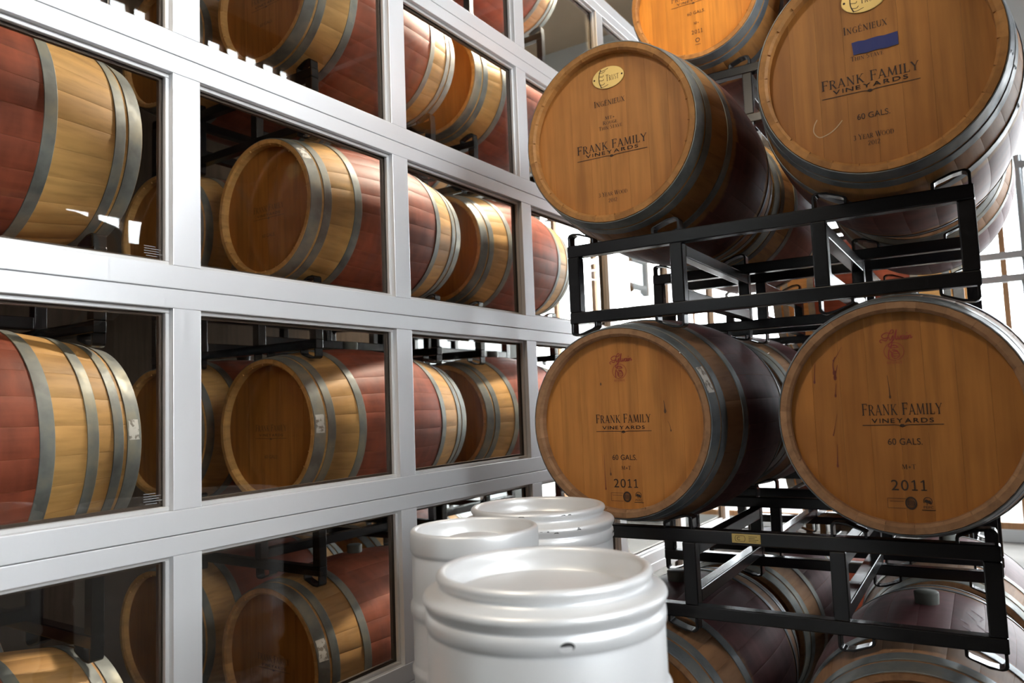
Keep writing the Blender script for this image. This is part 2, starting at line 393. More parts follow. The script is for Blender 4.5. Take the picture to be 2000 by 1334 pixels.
def barrel(loc, rz, label, body, head, hoopm=M_hoop, rh=.288, hoops=HOOPS6, detailed=True, group=None, roll=0):
    """axis along local Y, front head at -Y; the Empty sits at the middle of the barrel"""
    t = thing('wine_barrel', label, 'barrel', loc, rz, group)
    kb = (body.name, rh)
    if detailed:
        me = cached(('st', kb), lambda: stave_mesh(rh, body))
        for i in range(NST): link('stave', me, None, t, rot=(0, 2 * PI * (i + .31) / NST, 0))
        for i in range(8): link('head_board', cached(('hb', i, head.name, rh), lambda: board_mesh(i, rh - .023, head)), None, t, (0, -BL / 2 + .031, 0))
    else:
        o = link('stave', cached(('sj', kb), lambda: stave_mesh(rh, body, True)), None, t); o['kind'] = 'stuff'
        link('front_head', cached(('hd', head.name, rh), lambda: disc_mesh(rh - .023, head)), None, t, (0, -BL / 2 + .031, 0))
    link('rear_head', cached(('hd', head.name, rh), lambda: disc_mesh(rh - .023, head)), None, t, (0, BL / 2 - .051, 0))
    for (a, b) in hoops:
        me = cached(('hp', a, rh, hoopm.name), lambda: hoop_mesh(rh, -BL / 2 + a, -BL / 2 + b, hoopm, 1.75 + a))
        link('hoop', me, None, t); link('hoop', me, None, t, rot=(0, 0, PI))
    link('bung', BUNG, None, t, (0, 0, RB))
    return t
def sticker(t, rh, a0, a1, y0, y1, label='torn white paper sticker'):
    v = []; f = []; n = 6
    for i in range(n + 1):
        a = a0 + (a1 - a0) * i / n
        for y in (y0, y1):
            yy = -BL / 2 + y + random.uniform(-.002, .002); r = rad(yy, rh) + .0036; v.append((r * math.sin(a), yy, r * math.cos(a)))
    for i in range(n): f.append((2 * i, 2 * i + 1, 2 * i + 3, 2 * i + 2))
    o = link('sticker', mesh('sticker', v, f, M_sticker), None, t); o['label'] = label

# ------------------------------------------------------------------ racks
RW, RD, TB, RH_ = 1.164, .815, .04, .261
def tube(name, x0, x1, y0, y1, z0, z1): return cached(('tube', x0, x1, y0, y1, z0, z1), lambda: box_mesh(name, x0, x1, y0, y1, z0, z1, M_black, .0035))
def loop_mesh(flip, down):
    pts = [(.004, 0), (.004, .030), (.008, .037), (.018, .041), (.044, .039), (.088, .021), (.095, .016), (.096, .013), (.096, 0)]
    if flip: pts = [(.1 - x, z) for x, z in pts]
    if down: pts = [(x, -z) for x, z in pts]
    n = len(pts); v = []; f = []
    cx, cz = .05, (-.01 if down else .01)
    for x, z in pts:
        dx, dz = x - cx, z - cz; d = math.hypot(dx, dz); k = 1 - .008 / d
        xi, zi = cx + dx * k, (cz + dz * k if abs(z) > 1e-6 else 0)
        for yy in (0, TB): v += [(x, yy, z), (xi, yy, zi)]
    for i in range(n - 1):
        a = 4 * i; b = a + 4
        f += [(a, b, b + 2, a + 2), (a + 1, a + 3, b + 3, b + 1), (a, a + 1, b + 1, b), (a + 2, b + 2, b + 3, a + 3)]
    me = mesh('cradle_loop', v, f, M_black)
    bm = bmesh.new(); bm.from_mesh(me); bmesh.ops.recalc_face_normals(bm, faces=bm.faces)
    bmesh.ops.bevel(bm, geom=bm.edges[:], offset=.0012, segments=1, affect='EDGES'); bm.to_mesh(me); bm.free(); return me
def rack(loc, rz, label, group='barrel racks'):
    t = thing('barrel_rack', label, 'rack', loc, rz, group)
    for y0 in (0, RD - TB):
        y1 = y0 + TB
        link('rail', tube('rail', 0, RW, y0, y1, RH_ - TB, RH_), None, t)
        link('rail', tube('rail', 0, RW, y0, y1, 0, .038), None, t)
        for x in (0, .353, .767, RW - .041): link('post', tube('post', x, x + .041, y0 + .0005, y1 - .0005, .038, RH_ - TB), None, t)
        for x, fl in ((0, 0), (.293, 1), (.770, 0), (1.064, 1)):
            link('cradle_loop', cached(('lp', fl, 0), lambda: loop_mesh(fl, 0)), None, t, (x, y0, RH_))
            link('cradle_loop', cached(('lp', fl, 1), lambda: loop_mesh(fl, 1)), None, t, (x, y0, 0))
    for x in (.354, .768):
        for z in (.040, RH_ - TB - .042):
            link('cross_bar', tube('cross_bar', x, x + .039, TB, RD - TB, z, z + .04), None, t)
    return t

# ------------------------------------------------------------------ the hall
def room():
    def wall(name, x0, x1, y0, y1, z0, z1, m): return structure(name, MB().box(x0, x1, y0, y1, z0, z1).mesh(name, m))
    wall('floor', X0 - .2, X1 + .2, Y0 - .2, Y1 + .2, FLOOR - .2, FLOOR, M_floor)
    wall('ceiling', X0 - .2, X1 + .2, Y0 - .2, Y1 + .2, CEIL, CEIL + .2, M_ceil)
    structure('ground', MB().box(-60, 60, -60, 60, FLOOR - .5, FLOOR - .22).mesh('ground', M_floor))
    wall('wall_outer', X0 - .2, X0, Y0, Y1, FLOOR, CEIL, M_wall)
    wall('wall_back', X0, X1, Y0 - .2, Y0, FLOOR, CEIL, M_dark)
    wall('wall_light_block', -4.45, -4.35, Y0, 4.9, FLOOR, CEIL, M_dark)  # added dark partition, keeps far window light off the inner stacks
    # ceiling beams
    for i, y in enumerate((1.0, 3.2, 5.4, 7.6)):
        structure('trim_%d' % (i + 1), box_mesh('beam', X0, X1, y, y + .12, CEIL - .22, CEIL, M_white, .004))
    wins = []
    # far wall (Y = Y1) with tall windows
    zs, zt = -1.5, 3.1
    xs = [(-6.2, -4.3), (-4.1, -2.2), (-2.0, .95), (1.05, 2.8), (2.9, 4.4)]
    fb = MB(); fb.box(X0, X1, Y1, Y1 + .2, FLOOR, zs).box(X0, X1, Y1, Y1 + .2, zt, CEIL)
    ed = [X0] + [v for p in xs for v in p] + [X1]
    for a, b in zip(ed[::2], ed[1::2]): fb.box(a, b, Y1, Y1 + .2, zs, zt)
    structure('wall_far', fb.mesh('wall_far', M_wall))
    for (a, b) in xs: wins.append(('far', a, b))
    ys = [(3.3, 5.0), (5.4, 7.1), (7.5, 9.2)]
    by0, by1, bz0, bz1 = -1.1, 2.8, .75, 3.7          # the big window on the camera's side
    zs2, zt2 = 1.9, 2.32
    zs3, zt3 = 4.2, 4.85
    rb_ = MB(); yy = by1 + .4
    rb_.box(X1, X1 + .2, Y0, by0, FLOOR, CEIL).box(X1, X1 + .2, by1, yy, FLOOR, CEIL).box(X1, X1 + .2, by0, by1, FLOOR, bz0).box(X1, X1 + .2, by0, by1, bz1, CEIL)
    rb_.box(X1, X1 + .2, yy, Y1, FLOOR, zs2).box(X1, X1 + .2, yy, Y1, zt2, zs3).box(X1, X1 + .2, yy, Y1, zt3, CEIL)
    ed = [yy] + [v for p in ys for v in p] + [Y1]
    for a, b in zip(ed[::2], ed[1::2]): rb_.box(X1, X1 + .2, a, b, zs2, zt2).box(X1, X1 + .2, a, b, zs3, zt3)
    structure('wall_right', rb_.mesh('wall_right', M_dark))
    wins.append(('big', by0, by1))
    for (a, b) in ys: wins += [('right', a, b), ('high', a, b)]
    for k, (side, a, b) in enumerate(wins):
        q0, q1 = dict(far=(zs, zt), right=(zs2, zt2), high=(zs3, zt3), big=(bz0, bz1))[side]
        w = bpy.data.objects.new('window_%d' % (k + 1), None); C.objects.link(w); w['kind'] = 'structure'
        w.location = ((a + b) / 2, Y1 + .08, zs) if side == 'far' else (X1 + .08, (a + b) / 2, q0)
        w.rotation_euler = (0, 0, 0 if side == 'far' else -PI / 2)
        L = b - a; h = q1 - q0; n = dict(far=3, right=5, high=6, big=3)[side]
        fr = MB().box(-L / 2, L / 2, -.05, .05, 0, .07).box(-L / 2, L / 2, -.05, .05, h - .07, h)
        fr.box(-L / 2, -L / 2 + .07, -.05, .05, .07, h - .07).box(L / 2 - .07, L / 2, -.05, .05, .07, h - .07)
        link('window_frame', fr.mesh('window_frame', M_timber), None, w)
        for i in range(1, n): link('mullion', box_mesh('mullion', -L / 2 + L * i / n - .03, -L / 2 + L * i / n + .03, -.05, .05, .07, h - .07, M_timber), None, w)
        for i in range(n): link('pane', MB().box(-L / 2 + L * i / n + .03, -L / 2 + L * (i + 1) / n - .03, -.003, .003, .07, h - .07).mesh('pane', M_wglass), None, w)
        if side == 'far': area('window_portal', ((a + b) / 2, Y1 - .02, zs + h / 2), (-PI / 2, 0, 0), L, h, 1, (1, 1, 1), True)
        else: area('window_portal', (X1 - .02, (a + b) / 2, q0 + h / 2), (0, PI / 2, 0), h, L, 1, (1, 1, 1), True)
room()

# ------------------------------------------------------------------ the glazed sectional door
DX, DY1, SP, SW = -1.746, 1.155, .825, .078
SEAMS = [-1.617, -.899, -.289, .321, .931, 1.541, 2.151, 2.761]
STY = [DY1 + SP * i for i in range(-2, 6)]
def glass_door():
    d = bpy.data.objects.new('door_1', None); C.objects.link(d); d['kind'] = 'structure'; d.location = (DX, 0, 0)
    T = .045; y0, y1 = STY[0] - SW / 2, STY[-1] + SW / 2
    for s0, s1 in zip(SEAMS, SEAMS[1:]):
        zb, zt = s0 + .060, s1 - .049
        link('rail', box_mesh('rail', -T, 0, y0, y1, s0 + .001, zb, M_alu, .0018), None, d)
        link('rail', box_mesh('rail', -T, 0, y0, y1, zt, s1 - .001, M_alu, .0018), None, d)
        h = zt - zb
        sm = cached(('stile', round(h, 3)), lambda: box_mesh('stile', -T, -.0004, -SW / 2, SW / 2, .0004, h - .0004, M_alu, .0012))
        for y in STY: link('stile', sm, None, d, (0, y, zb))
        w = SP - SW
        def bead():
            b = MB(); q = .011
            for (a0, a1, c0, c1) in ((0, w, 0, q), (0, w, h - q, h), (0, q, q, h - q), (w - q, w, q, h - q)): b.box(-.030, -.017, a0, a1, c0, c1)
            return bevel_mesh(b.mesh('glazing_bead', M_bead), .0015, 1)
        def spacer():
            b = MB(); q = .018
            for (a0, a1, c0, c1) in ((0, w, 0, q), (0, w, h - q, h), (0, q, q, h - q), (w - q, w, q, h - q)): b.box(-T, -.034, a0, a1, c0, c1)
            return b.mesh('spacer', M_gasket)
        bm_ = cached(('bead', round(h, 3)), bead); sp_ = cached(('spc', round(h, 3)), spacer)
        pm = cached(('pane', round(h, 3)), lambda: MB().box(-.034, -.030, .002, w - .002, .002, h - .002).mesh('pane', M_glass))
        for y in STY[:-1]:
            link('glazing_bead', bm_, None, d, (0, y + SW / 2, zb)); link('pane', pm, None, d, (0, y + SW / 2, zb)); link('spacer', sp_, None, d, (0, y + SW / 2, zb))
    # etched maker's stamps, small pale lines in the lower corner of two panes
    for z in (.321 + .060, -.289 + .060):
        b = MB()
        for k, (a, l) in enumerate(((.05, .03), (.035, .045), (.04, .04), (.03, .05), (.045, .03))):
            yy = DY1 - SW / 2 - a - .01; zz = z + .045 - k * .006
            b.poly([(-.0294, yy - l + .03, zz), (-.0294, yy + .03, zz), (-.0294, yy + .03, zz + .0012), (-.0294, yy - l + .03, zz + .0012)])
        link('glass_stamp', b.mesh('glass_stamp', M_stampw), None, d)
    wb = MB().box(DX - .12, DX, Y0, STY[0] - SW / 2 - .01, FLOOR, CEIL).box(DX - .12, DX, y0 - .01, y1 + .01, SEAMS[-1] + .01, CEIL)
    structure('wall_left', wb.mesh('wall_left', M_wall))
glass_door()

# ------------------------------------------------------------------ barrel stacks
ROX, ROY, RY = -1.2183, 2.2016, .0330
ec, es = math.cos(RY), math.sin(RY)
def fr_(x, y, z=0): return (ROX + x * ec - y * es, ROY + x * es + y * ec, z)
Z_AX = {0: -.981, 1: -.067, 2: .848, 3: 1.766, 4: 2.684}
Z_RK = {0: -1.571, 1: -.651, 2: .256, 3: 1.175, 4: 2.093}   # underside of the rack that carries tier k
PITCH2 = 1.05
tier = {0: 'bottom tier', 1: 'second tier', 2: 'third tier', 3: 'fourth tier', 4: 'top tier'}
# front stack
def fb(x, yh, z, *a, **k): return barrel(fr_(x, yh + BL / 2, z), RY, *a, **k)
bA = fb(.188, -.055, .851, 'honey oak barrel with oval brass plate wholly in view and no tape on its head', M_body_amber, M_head_gold, M_hoop, rh=.2885)
bB = fb(.970, -.13, .845, 'oak barrel with blue tape strip across its head', M_body_amber, M_head_brown, M_hoop_dark, rh=.291)
bC = fb(.187, -.078, -.067, 'oak barrel with red script brand, standing just behind the kegs', M_body_purple, M_head_gold, M_hoop_dark, rh=.2895)
bD = fb(.964, -.108, -.067, 'oak barrel with red script brand and wine drips down its head', M_body_purple, M_head_brown, M_hoop_dark, rh=.290)
for x, lab in ((.180, 'oak barrel on the bottom tier, half hidden by the front keg'), (.955, 'dark oak barrel on the bottom tier with a grey bung showing')):
    bung_barrel = fb(x, -.10, Z_AX[0], lab, M_body_purple, M_head_brown, M_hoop_dark, rh=.289)
rk = {}
for k, lab in ((2, 'black steel rack holding the two brass-plated barrels'), (1, 'black steel rack with small brass maker plate, under the red-branded barrels'), (0, 'black steel rack standing on the floor under the front stack')):
    rk[k] = rack(fr_(-.011 if k == 1 else 0, 0, Z_RK[k]), RY, lab)
# rear stack
for k in range(4):
    for x, side in ((.19, 'aisle'), (.975, 'outer')):
        det = k in (2, 3) or (k == 1)
        if k == 3 and side == 'aisle':
            bE = fb(x - .0, PITCH2 - .10, Z_AX[3], 'bright orange oak barrel, highest in the rear stack', M_body_amber, M_head_orange, M_hoop_dark)
        else:
            fb(x, PITCH2 - .10, Z_AX[k], 'oak barrel in the rear stack, %s, %s column' % (tier[k], side), M_body_red if (k, side) in ((2, 'aisle'),) else M_body_purple, M_head_brown, M_hoop, detailed=det)
    rack(fr_(0, PITCH2, Z_RK[k]), RY, 'black steel rack under the %s of the rear stack' % tier[k])
# added side stack, out of view; it shades the aisle and shows in the door glass
for k in range(3):
    for x, side in ((.1965, 'near'), (.967, 'outer')):
        barrel((.66 + x, 1.42 + BL / 2, Z_AX[k]), 0, 'oak barrel in the added unseen side stack across from the kegs, %s, %s column' % (tier[k], side), M_body_purple, M_head_brown, M_hoop, detailed=False)
    rack((.66, 1.52, Z_RK[k]), 0, 'black steel rack of the added unseen side stack across from the kegs, under its %s' % tier[k])
# stacks behind the glass
faint = []
def inner(yh, levels, name, xs=(-2.55, -3.32), **kw):
    for k in levels:
        for ci, x in enumerate(xs):
            lab = 'oak barrel behind the glass, %s stack, %s, %s' % (name, tier[k], 'next to the glass' if ci == 0 else 'far column')
            hp = HOOPS6 if name != 'nearest' else HOOPS8F if k == 1 else HOOPS6F
            b = barrel((x, yh + BL / 2, Z_AX[k]), 0, lab, (M_body_redF if (k + ci) % 4 else M_body_tanF) if name == 'nearest' else (M_body_red if (k + ci) % 4 else M_body_tan), M_head_brown, M_hoop, hoops=hp, detailed=(ci == 0 and k < 4))
            if ci == 0 and name == 'middle' and k < 3:
                a = {2: (.75, .98), 1: (1.38, 1.62), 0: (1.15, 1.42)}[k]; sticker(b, .288, a[0], a[1], .008, .044)
            if ci == 0 and name == 'middle': faint.append(b)
            if name == 'nearest' and ci == 0 and k == 1: 
                s_ = sticker(b, .288, 1.35, 1.55, BL - .044, BL - .010)
        rack((xs[0] - .967, yh + .10, Z_RK[k]), 0, 'black steel rack behind the glass, %s stack, under its %s' % (name, tier[k]))
inner(.31, range(4), 'nearest', xs=(-2.45, -3.22))
inner(2.03, range(4), 'middle')
inner(3.17, range(5), 'farthest')

# ------------------------------------------------------------------ writing on the barrel heads
def face(yh=.0302): return -BL / 2 + yh
Y_INK = face(.0300)
def vineyard(t, cx, zf, zv, zr, hf, hv, wf, wv, m=M_ink):
    prnt(t, fit(serif('FRANK FAMILY', .12), cx - wf, cx + wf, zf, hf), m, Y_INK)
    vp = fit(spread('VINEYARDS', .42), cx - wv, cx + wv, zv, hv)
    prnt(t, vp + [[(a + .0007, b + .0004) for a, b in q] for q in vp], m, Y_INK)
    p = S(cx - wf, zr, cx - .018, zr, .0018) + S(cx + .018, zr, cx + wf, zr, .0018) + stroke([(cx - .018, zr), (cx - .008, zr - .001), (cx, zr - .006), (cx + .008, zr - .001), (cx + .018, zr)], .0018) + disc(cx, zr - .001, .006, .003, 6)
    prnt(t, p, m, Y_INK, 'rule_line')
def spread(txt, gap):
    out = []; x = 0
    for ch in txt:
        p, w = sans(ch)
        k = 1.35 if ch != 'I' else 1
        out += [[(x + a * k, b) for a, b in q] for q in p]; x += w * k + gap
    return out, x - gap
def year(txt):
    out = []; x = 0
    for ch in txt:
        if ch == '1': p, w = S(.30, 0, .30, 1, .13) + S(.06, .055, .54, .055, .11) + S(.06, .80, .30, .95, .11), .56
        else: p, w = sans(ch)
        out += [[(x + a, b) for a, b in q] for q in p]; x += w + .2
    return out, x - .2
def plaque(t, cx, cz, rx, rz):
    n = 40; v = []; y = face(.0302)
    for yy, k in ((y - .0005, 1.0), (y - .0022, 1.0), (y - .0028, .97)): v += [(cx + rx * k * math.cos(2 * PI * i / n), yy, cz + rz * k * math.sin(2 * PI * i / n)) for i in range(n)]
    f = [tuple(range(2 * n, 3 * n))] + [(a * n + i, a * n + (i + 1) % n, (a + 1) * n + (i + 1) % n, (a + 1) * n + i) for a in (0, 1) for i in range(n)]
    me = mesh('plaque', v, f, M_brass); o = link('plaque', me, None, t); o['label'] = 'oval brass plate with barrel emblem'
    yy = y - .0031
    prnt(o, fit(serif('TRUST', .25), cx - .008, cx + .038, cz - .012, .017), M_ink, yy)
    e = []
    for dz, w0, w1 in ((.028, .000, .022), (.022, -.004, .012), (.009, -.004, .004), (-.004, -.004, .004), (-.018, -.003, .008), (-.026, .0, .020)):
        e += stroke(smooth_pts([(cx - .028 + w0, cz + dz), (cx - .018, cz + dz - .003), (cx - .02 + w1, cz + dz + .002)], 4), .0016)
    e += stroke(smooth_pts([(cx - .024, cz + .03), (cx - .031, cz + .012), (cx - .031, cz - .012), (cx - .024, cz - .03)], 4), .0028)
    prnt(o, e, M_ink, yy, 'emblem')
    for s in (-1, 1): prnt(o, disc(cx + s * rx * .86, cz, .0032, .0032, 10), M_ink, yy, 'pin')
plaque(bA, .002, .190, .056, .036); plaque(bB, -.016, .181, .054, .036)
prnt(bA, fit(serif('INGE^NIEUX', .25), -.053, .055, .100, .017), M_ink, Y_INK)
prnt(bA, fit(serif('MT+', .1), -.017, .018, .053, .010), M_ink, Y_INK)
prnt(bA, fit(serif('ROUGE', .25), -.025, .026, .037, .010), M_ink, Y_INK)
prnt(bA, fit(serif('THIN STAVE', .25), -.040, .042, .021, .010), M_ink, Y_INK)
vineyard(bA, 0, -.044, -.060, -.066, .025, .011, .122, .091)
prnt(bA, fit(serif('3 YEAR WOOD', .2), -.052, .049, -.197, .012), M_ink, Y_INK)
prnt(bA, fit(serif('2012'), -.018, .013, -.218, .013), M_ink, Y_INK)
prnt(bB, fit(serif('INGE^NIEUX', .25), -.070, .036, .096, .017), M_ink, Y_INK)
prnt(bB, fit(serif('THIN STAVE', .25), -.057, .022, .021, .010), M_ink, Y_INK)
vineyard(bB, -.017, -.041, -.057, -.064, .024, .011, .117, .089)
prnt(bB, fit(sans('60 GALS.'), -.052, .026, -.138, .015), M_ink, Y_INK)
prnt(bB, fit(serif('3 YEAR WOOD', .2), -.065, .032, -.191, .012), M_ink, Y_INK)
prnt(bB, fit(serif('2012'), -.031, -.001, -.210, .013), M_ink, Y_INK)
tb = MB(); yt = face(.0302) - .0012
for i in range(8):
    for zz in (.036, .0705): tb.v.append((-.052 + .1095 * i / 7 + (.003 if i == 0 and zz < .05 else 0), yt - .0004 * (i % 2), zz + .0012 * math.sin(i * 2.1)))
tb.f = [(2 * i, 2 * i + 2, 2 * i + 3, 2 * i + 1) for i in range(7)]
o = link('tape_strip', tb.mesh('tape_strip', M_tape), None, bB); o['label'] = 'strip of blue tape covering two lines of print'
prnt(bB, stroke(smooth_pts([(-.150, -.115), (-.158, -.13), (-.160, -.148), (-.147, -.164), (-.125, -.160), (-.105, -.148), (-.088, -.130)], 6), .0028), M_chalk, Y_INK, 'chalk_mark')
def sylvain(t, cx, cz, k, m=M_inkred):
    q = [[(-.62, -.20), (-.72, -.12), (-.62, -.02), (-.38, -.10), (-.24, .22), (-.10, .48), (.02, .42), (-.10, .28), (-.36, .34), (-.60, .20), (-.50, .04), (-.25, .08)],
         [(-.25, .10), (-.18, -.10), (-.08, .10), (-.04, .14), (-.14, -.36), (-.30, -.44), (-.22, -.26), (.00, -.06)],
         [(0, -.06), (.12, .40), (.16, .46), (.10, .10), (.12, -.08), (.20, .02)],
         [(.20, .14), (.26, -.08), (.36, .14)], [(.54, .12), (.42, .12), (.38, -.04), (.48, -.06), (.55, .12), (.54, -.06), (.62, .0)],
         [(.64, .14), (.62, -.06), (.70, .0)], [(.72, .14), (.70, -.06), (.76, .10), (.84, .12), (.83, -.04), (.92, .04)]]
    p = []
    for l in q: p += stroke([(cx + a * k, cz + b * k) for a, b in smooth_pts(l, 5)], .0024)
    p += disc(cx + .66 * k, cz + .26 * k, .0016, .0016, 8)
    prnt(t, p, m, Y_INK)
    ez = cz - .033; r = .0235; cx2 = cx - .002
    e = ring(cx2, ez, r, r, .0014)
    e += ring(cx2 + .001, ez + .011, .009, .006, .003, 0, 200, 10) + stroke([(cx2 - .010, ez + .009), (cx2 + .012, ez + .010)], .002)
    e += stroke(smooth_pts([(cx2 - .010, ez + .006), (cx2 - .013, ez - .006), (cx2 - .012, ez - .019)]), .003) + stroke(smooth_pts([(cx2 - .004, ez + .004), (cx2 + .006, ez + .002), (cx2 + .010, ez - .004)]), .003)
    e += ring(cx2 + .003, ez - .009, .010, .010, .002) + stroke([(cx2 - .006, ez - .006), (cx2 + .012, ez - .006)], .0016) + stroke([(cx2 - .006, ez - .012), (cx2 + .012, ez - .012)], .0016) + stroke([(cx2 - .008, ez + .002), (cx2 - .002, ez - .012)], .0025)
    prnt(t, e, m, Y_INK, 'emblem')
    prnt(t, fit(serif('RESERVE'), cx2 - .018, cx2 + .018, ez - r - .008, .006), m, Y_INK)
def seals(t, cx, cz):
    p = S(cx - .053, cz + .011, cx - .012, cz + .011, .0011) + S(cx - .053, cz - .013, cx - .012, cz - .013, .0011) + S(cx - .053, cz + .011, cx - .053, cz - .013, .0011) + S(cx - .048, cz + .004, cx - .016, cz + .004, .0011)
    prnt(t, p, M_ink_soft, Y_INK, 'stamp_frame')
    e = ring(cx, cz, .0135, .016, .004) + ring(cx, cz, .0085, .011, .0012)
    for k in range(-2, 3): e += S(cx + k * .003, cz - .008 + abs(k) * .001, cx + k * .003, cz + .008 - abs(k) * .001, .0017)
    prnt(t, e, M_ink, Y_INK, 'seal')
    x = cx + .037; e = ring(x, cz + .006, .010, .010, .0016, -60, 210, 22) + disc(x - .003, cz + .006, .0045, .0040, 10) + disc(x + .003, cz + .004, .0042, .0042, 10) + S(x - .002, cz - .004, x - .002, cz + .004, .0015)
    e += fit(sans('PEFC'), x - .010, x + .012, cz - .012, .006) + S(x - .014, cz - .016, x + .016, cz - .016, .0018)
    prnt(t, e, M_ink, Y_INK, 'seal')
sylvain(bC, .003, .190, .046); sylvain(bD, -.003, .198, .046)
vineyard(bC, .005, -.002, -.022, -.028, .024, .010, .092, .070); vineyard(bD, .001, .004, -.016, -.021, .027, .011, .092, .070)
for t, xa, xb, z1, z2, z3, z4, za in ((bC, -.036, .045, -.116, -.146, -.200, -.228, .015), (bD, -.035, .043, -.071, -.132, -.185, -.216, .017)):
    prnt(t, fit(sans('60 GALS.'), xa, xb, z1, .016), M_ink, Y_INK)
    prnt(t, fit(serif('M+T'), -.008, .025, z2, .012), M_ink, Y_INK)
    prnt(t, fit(year('2011'), -.035, .045, z3, .026), M_ink, Y_INK)
    seals(t, .007, z4)
vineyard(bE, -.01, .005, -.014, -.020, .024, .010, .10, .075, M_ink_soft)
prnt(bE, fit(sans('60 GALS.'), -.04, .04, -.075, .014), M_ink_soft, Y_INK); prnt(bE, fit(serif('M+'), -.014, .012, -.122, .012), M_ink_soft, Y_INK)
prnt(bE, fit(year('2011'), -.025, .025, -.165, .018), M_ink_soft, Y_INK); prnt(bE, ring(0, -.195, .010, .010, .003) + S(-.012, -.215, .012, -.215, .002), M_ink_soft, Y_INK, 'seal')
for t in faint:
    vineyard(t, .0, -.005, -.026, -.034, .024, .010, .095, .072, M_ink_soft); prnt(t, fit(sans('60 GALS.'), -.04, .04, -.115, .014), M_ink_soft, Y_INK)
def drip(t, pts, w, m=M_stain):
    P = smooth_pts(pts, 6); n = len(P)
    prnt(t, stroke(P, [w * (.25 + .75 * (i / n) ** 2) for i in range(n)]) + disc(P[-1][0], P[-1][1], w * .7, w * 1.2, 8), m, Y_INK, 'wine_stain')
drip(bD, [(-.128, .185), (-.139, .166), (-.150, .150)], .003); drip(bD, [(-.146, .160), (-.152, .140), (-.150, .118)], .006); drip(bD, [(-.141, .138), (-.146, .120), (-.149, .105)], .006)
drip(bD, [(-.196, .145), (-.199, .125), (-.201, .096)], .004); drip(bD, [(-.147, .09), (-.150, .07), (-.151, .058)], .004); drip(bD, [(-.150, .01), (-.157, -.02), (-.163, -.045)], .0025)
drip(bD, [(-.155, -.07), (-.157, -.10), (-.158, -.125)], .004); drip(bD, [(-.025, .105), (-.023, .08), (-.022, .05)], .004, M_ink_soft)
drip(bC, [(.140, .062), (.142, .05), (.143, .03)], .006, M_ink_soft); drip(bC, [(.150, .0), (.156, -.015), (.158, -.028)], .003, M_ink_soft); drip(bC, [(-.064, -.10), (-.064, -.16), (-.063, -.205)], .0035)
drip(bC, [(-.045, -.14), (-.044, -.16)], .004, M_ink_soft); drip(bC, [(-.064, .125), (-.064, .12)], .004, M_ink_soft)
drip(bB, [(-.263, .13), (-.268, .11), (-.270, .095)], .008, M_stain)
sticker(bC, .2895, 1.02, 1.30, .008, .044)
def chalk(t, rh, marks):
    v = []; f = []
    for l in marks:
        for (a0, y0), (a1, y1) in zip(l, l[1:]):
            b = len(v); d = math.hypot((a1 - a0) * .35, y1 - y0) or 1; na, ny = -(y1 - y0) / d * .0022 / .35, (a1 - a0) * .35 / d * .0022
            for a, y in ((a0 + na, y0 + ny), (a1 + na, y1 + ny), (a1 - na, y1 - ny), (a0 - na, y0 - ny)):
                r = rad(y, rh) + .0006; v.append((r * math.sin(a), y, r * math.cos(a)))
            f.append((b, b + 1, b + 2, b + 3))
    o = link('chalk_mark', mesh('chalk_mark', v, f, M_chalkv), None, t); o['label'] = 'pale chalk scribble on the stained belly'
M_chalkv = mat('pale_chalk', (.34, .27, .29), .9)
chalk(bung_barrel, .289, [[(.30, -.02), (.36, -.06)], [(.33, .03), (.42, -.01), (.40, -.05)], [(.26, -.10), (.31, -.12)], [(.38, -.09), (.44, -.12), (.50, -.10)], [(.46, .0), (.53, -.03)], [(.50, -.06), (.56, -.12)], [(.28, -.15), (.36, -.17)], [(.42, -.16), (.50, -.18)]])
# brass maker plate on the rack
px, pz = .505, RH_ - .032
mp = bevel_mesh(MB().box(px, px + .082, -.0025, -.0003, pz, pz + .026).mesh('maker_plate', M_brass), .0008, 1)
o = link('maker_plate', mp, None, rk[1]); o['label'] = 'small brass plate with barrel outline and C'
e = stroke(smooth_pts([(px + .012, pz + .005), (px + .0095, pz + .013), (px + .012, pz + .021)]), .0012) + stroke(smooth_pts([(px + .036, pz + .005), (px + .0385, pz + .013), (px + .036, pz + .021)]), .0012)
e += stroke([(px + .012, pz + .005), (px + .036, pz + .005)], .001) + stroke([(px + .012, pz + .021), (px + .036, pz + .021)], .001) + fit(sans('C'), px + .015, px + .024, pz + .008, .010)
for k in range(4): e += S(px + .048, pz + .006 + k * .0045, px + .048 + (.022, .028, .018, .024)[k], pz + .006 + k * .0045, .0012)
prnt(o, e, M_ink, -.0028)

# ------------------------------------------------------------------ kegs
def arc(cx, cz, r, a0, a1, n=6): return [(cx + r * math.cos(math.radians(a0 + (a1 - a0) * i / n)), cz + r * math.sin(math.radians(a0 + (a1 - a0) * i / n))) for i in range(n + 1)]
def keg_profile():
    p = [(.0005, -.027), (.05, -.028), (.11, -.032), (.148, -.038), (.156, -.043), (.1615, -.040), (.1625, -.018), (.162, -.013)]
    p += arc(.172, -.008, .009, 180, -60, 9)
    p += [(.1762, -.017), (.1755, -.020), (.1765, -.024), (.182, -.0265), (.192, -.030)] + arc(.1935, -.041, .010, 75, -35, 6) + [(.199, -.053), (.1968, -.0565), (.1960, -.0585), (.1968, -.0605), (.1995, -.063), (.2003, -.072), (.1995, -.083), (.1972, -.0865), (.1964, -.0885), (.1974, -.092)]
    p += [(.1975, -.17), (.1985, -.178), (.2035, -.186), (.2035, -.198), (.1985, -.206), (.1975, -.214), (.1975, -.40), (.2035, -.412), (.2035, -.424), (.1975, -.436), (.1975, -.50), (.199, -.51), (.2, -.52), (.196, -.535), (.18, -.55), (.176, -.57), (.179, -.585)] + arc(.172, -.589, .008, 30, -150, 6) + [(.164, -.56), (.0005, -.545)]
    return p
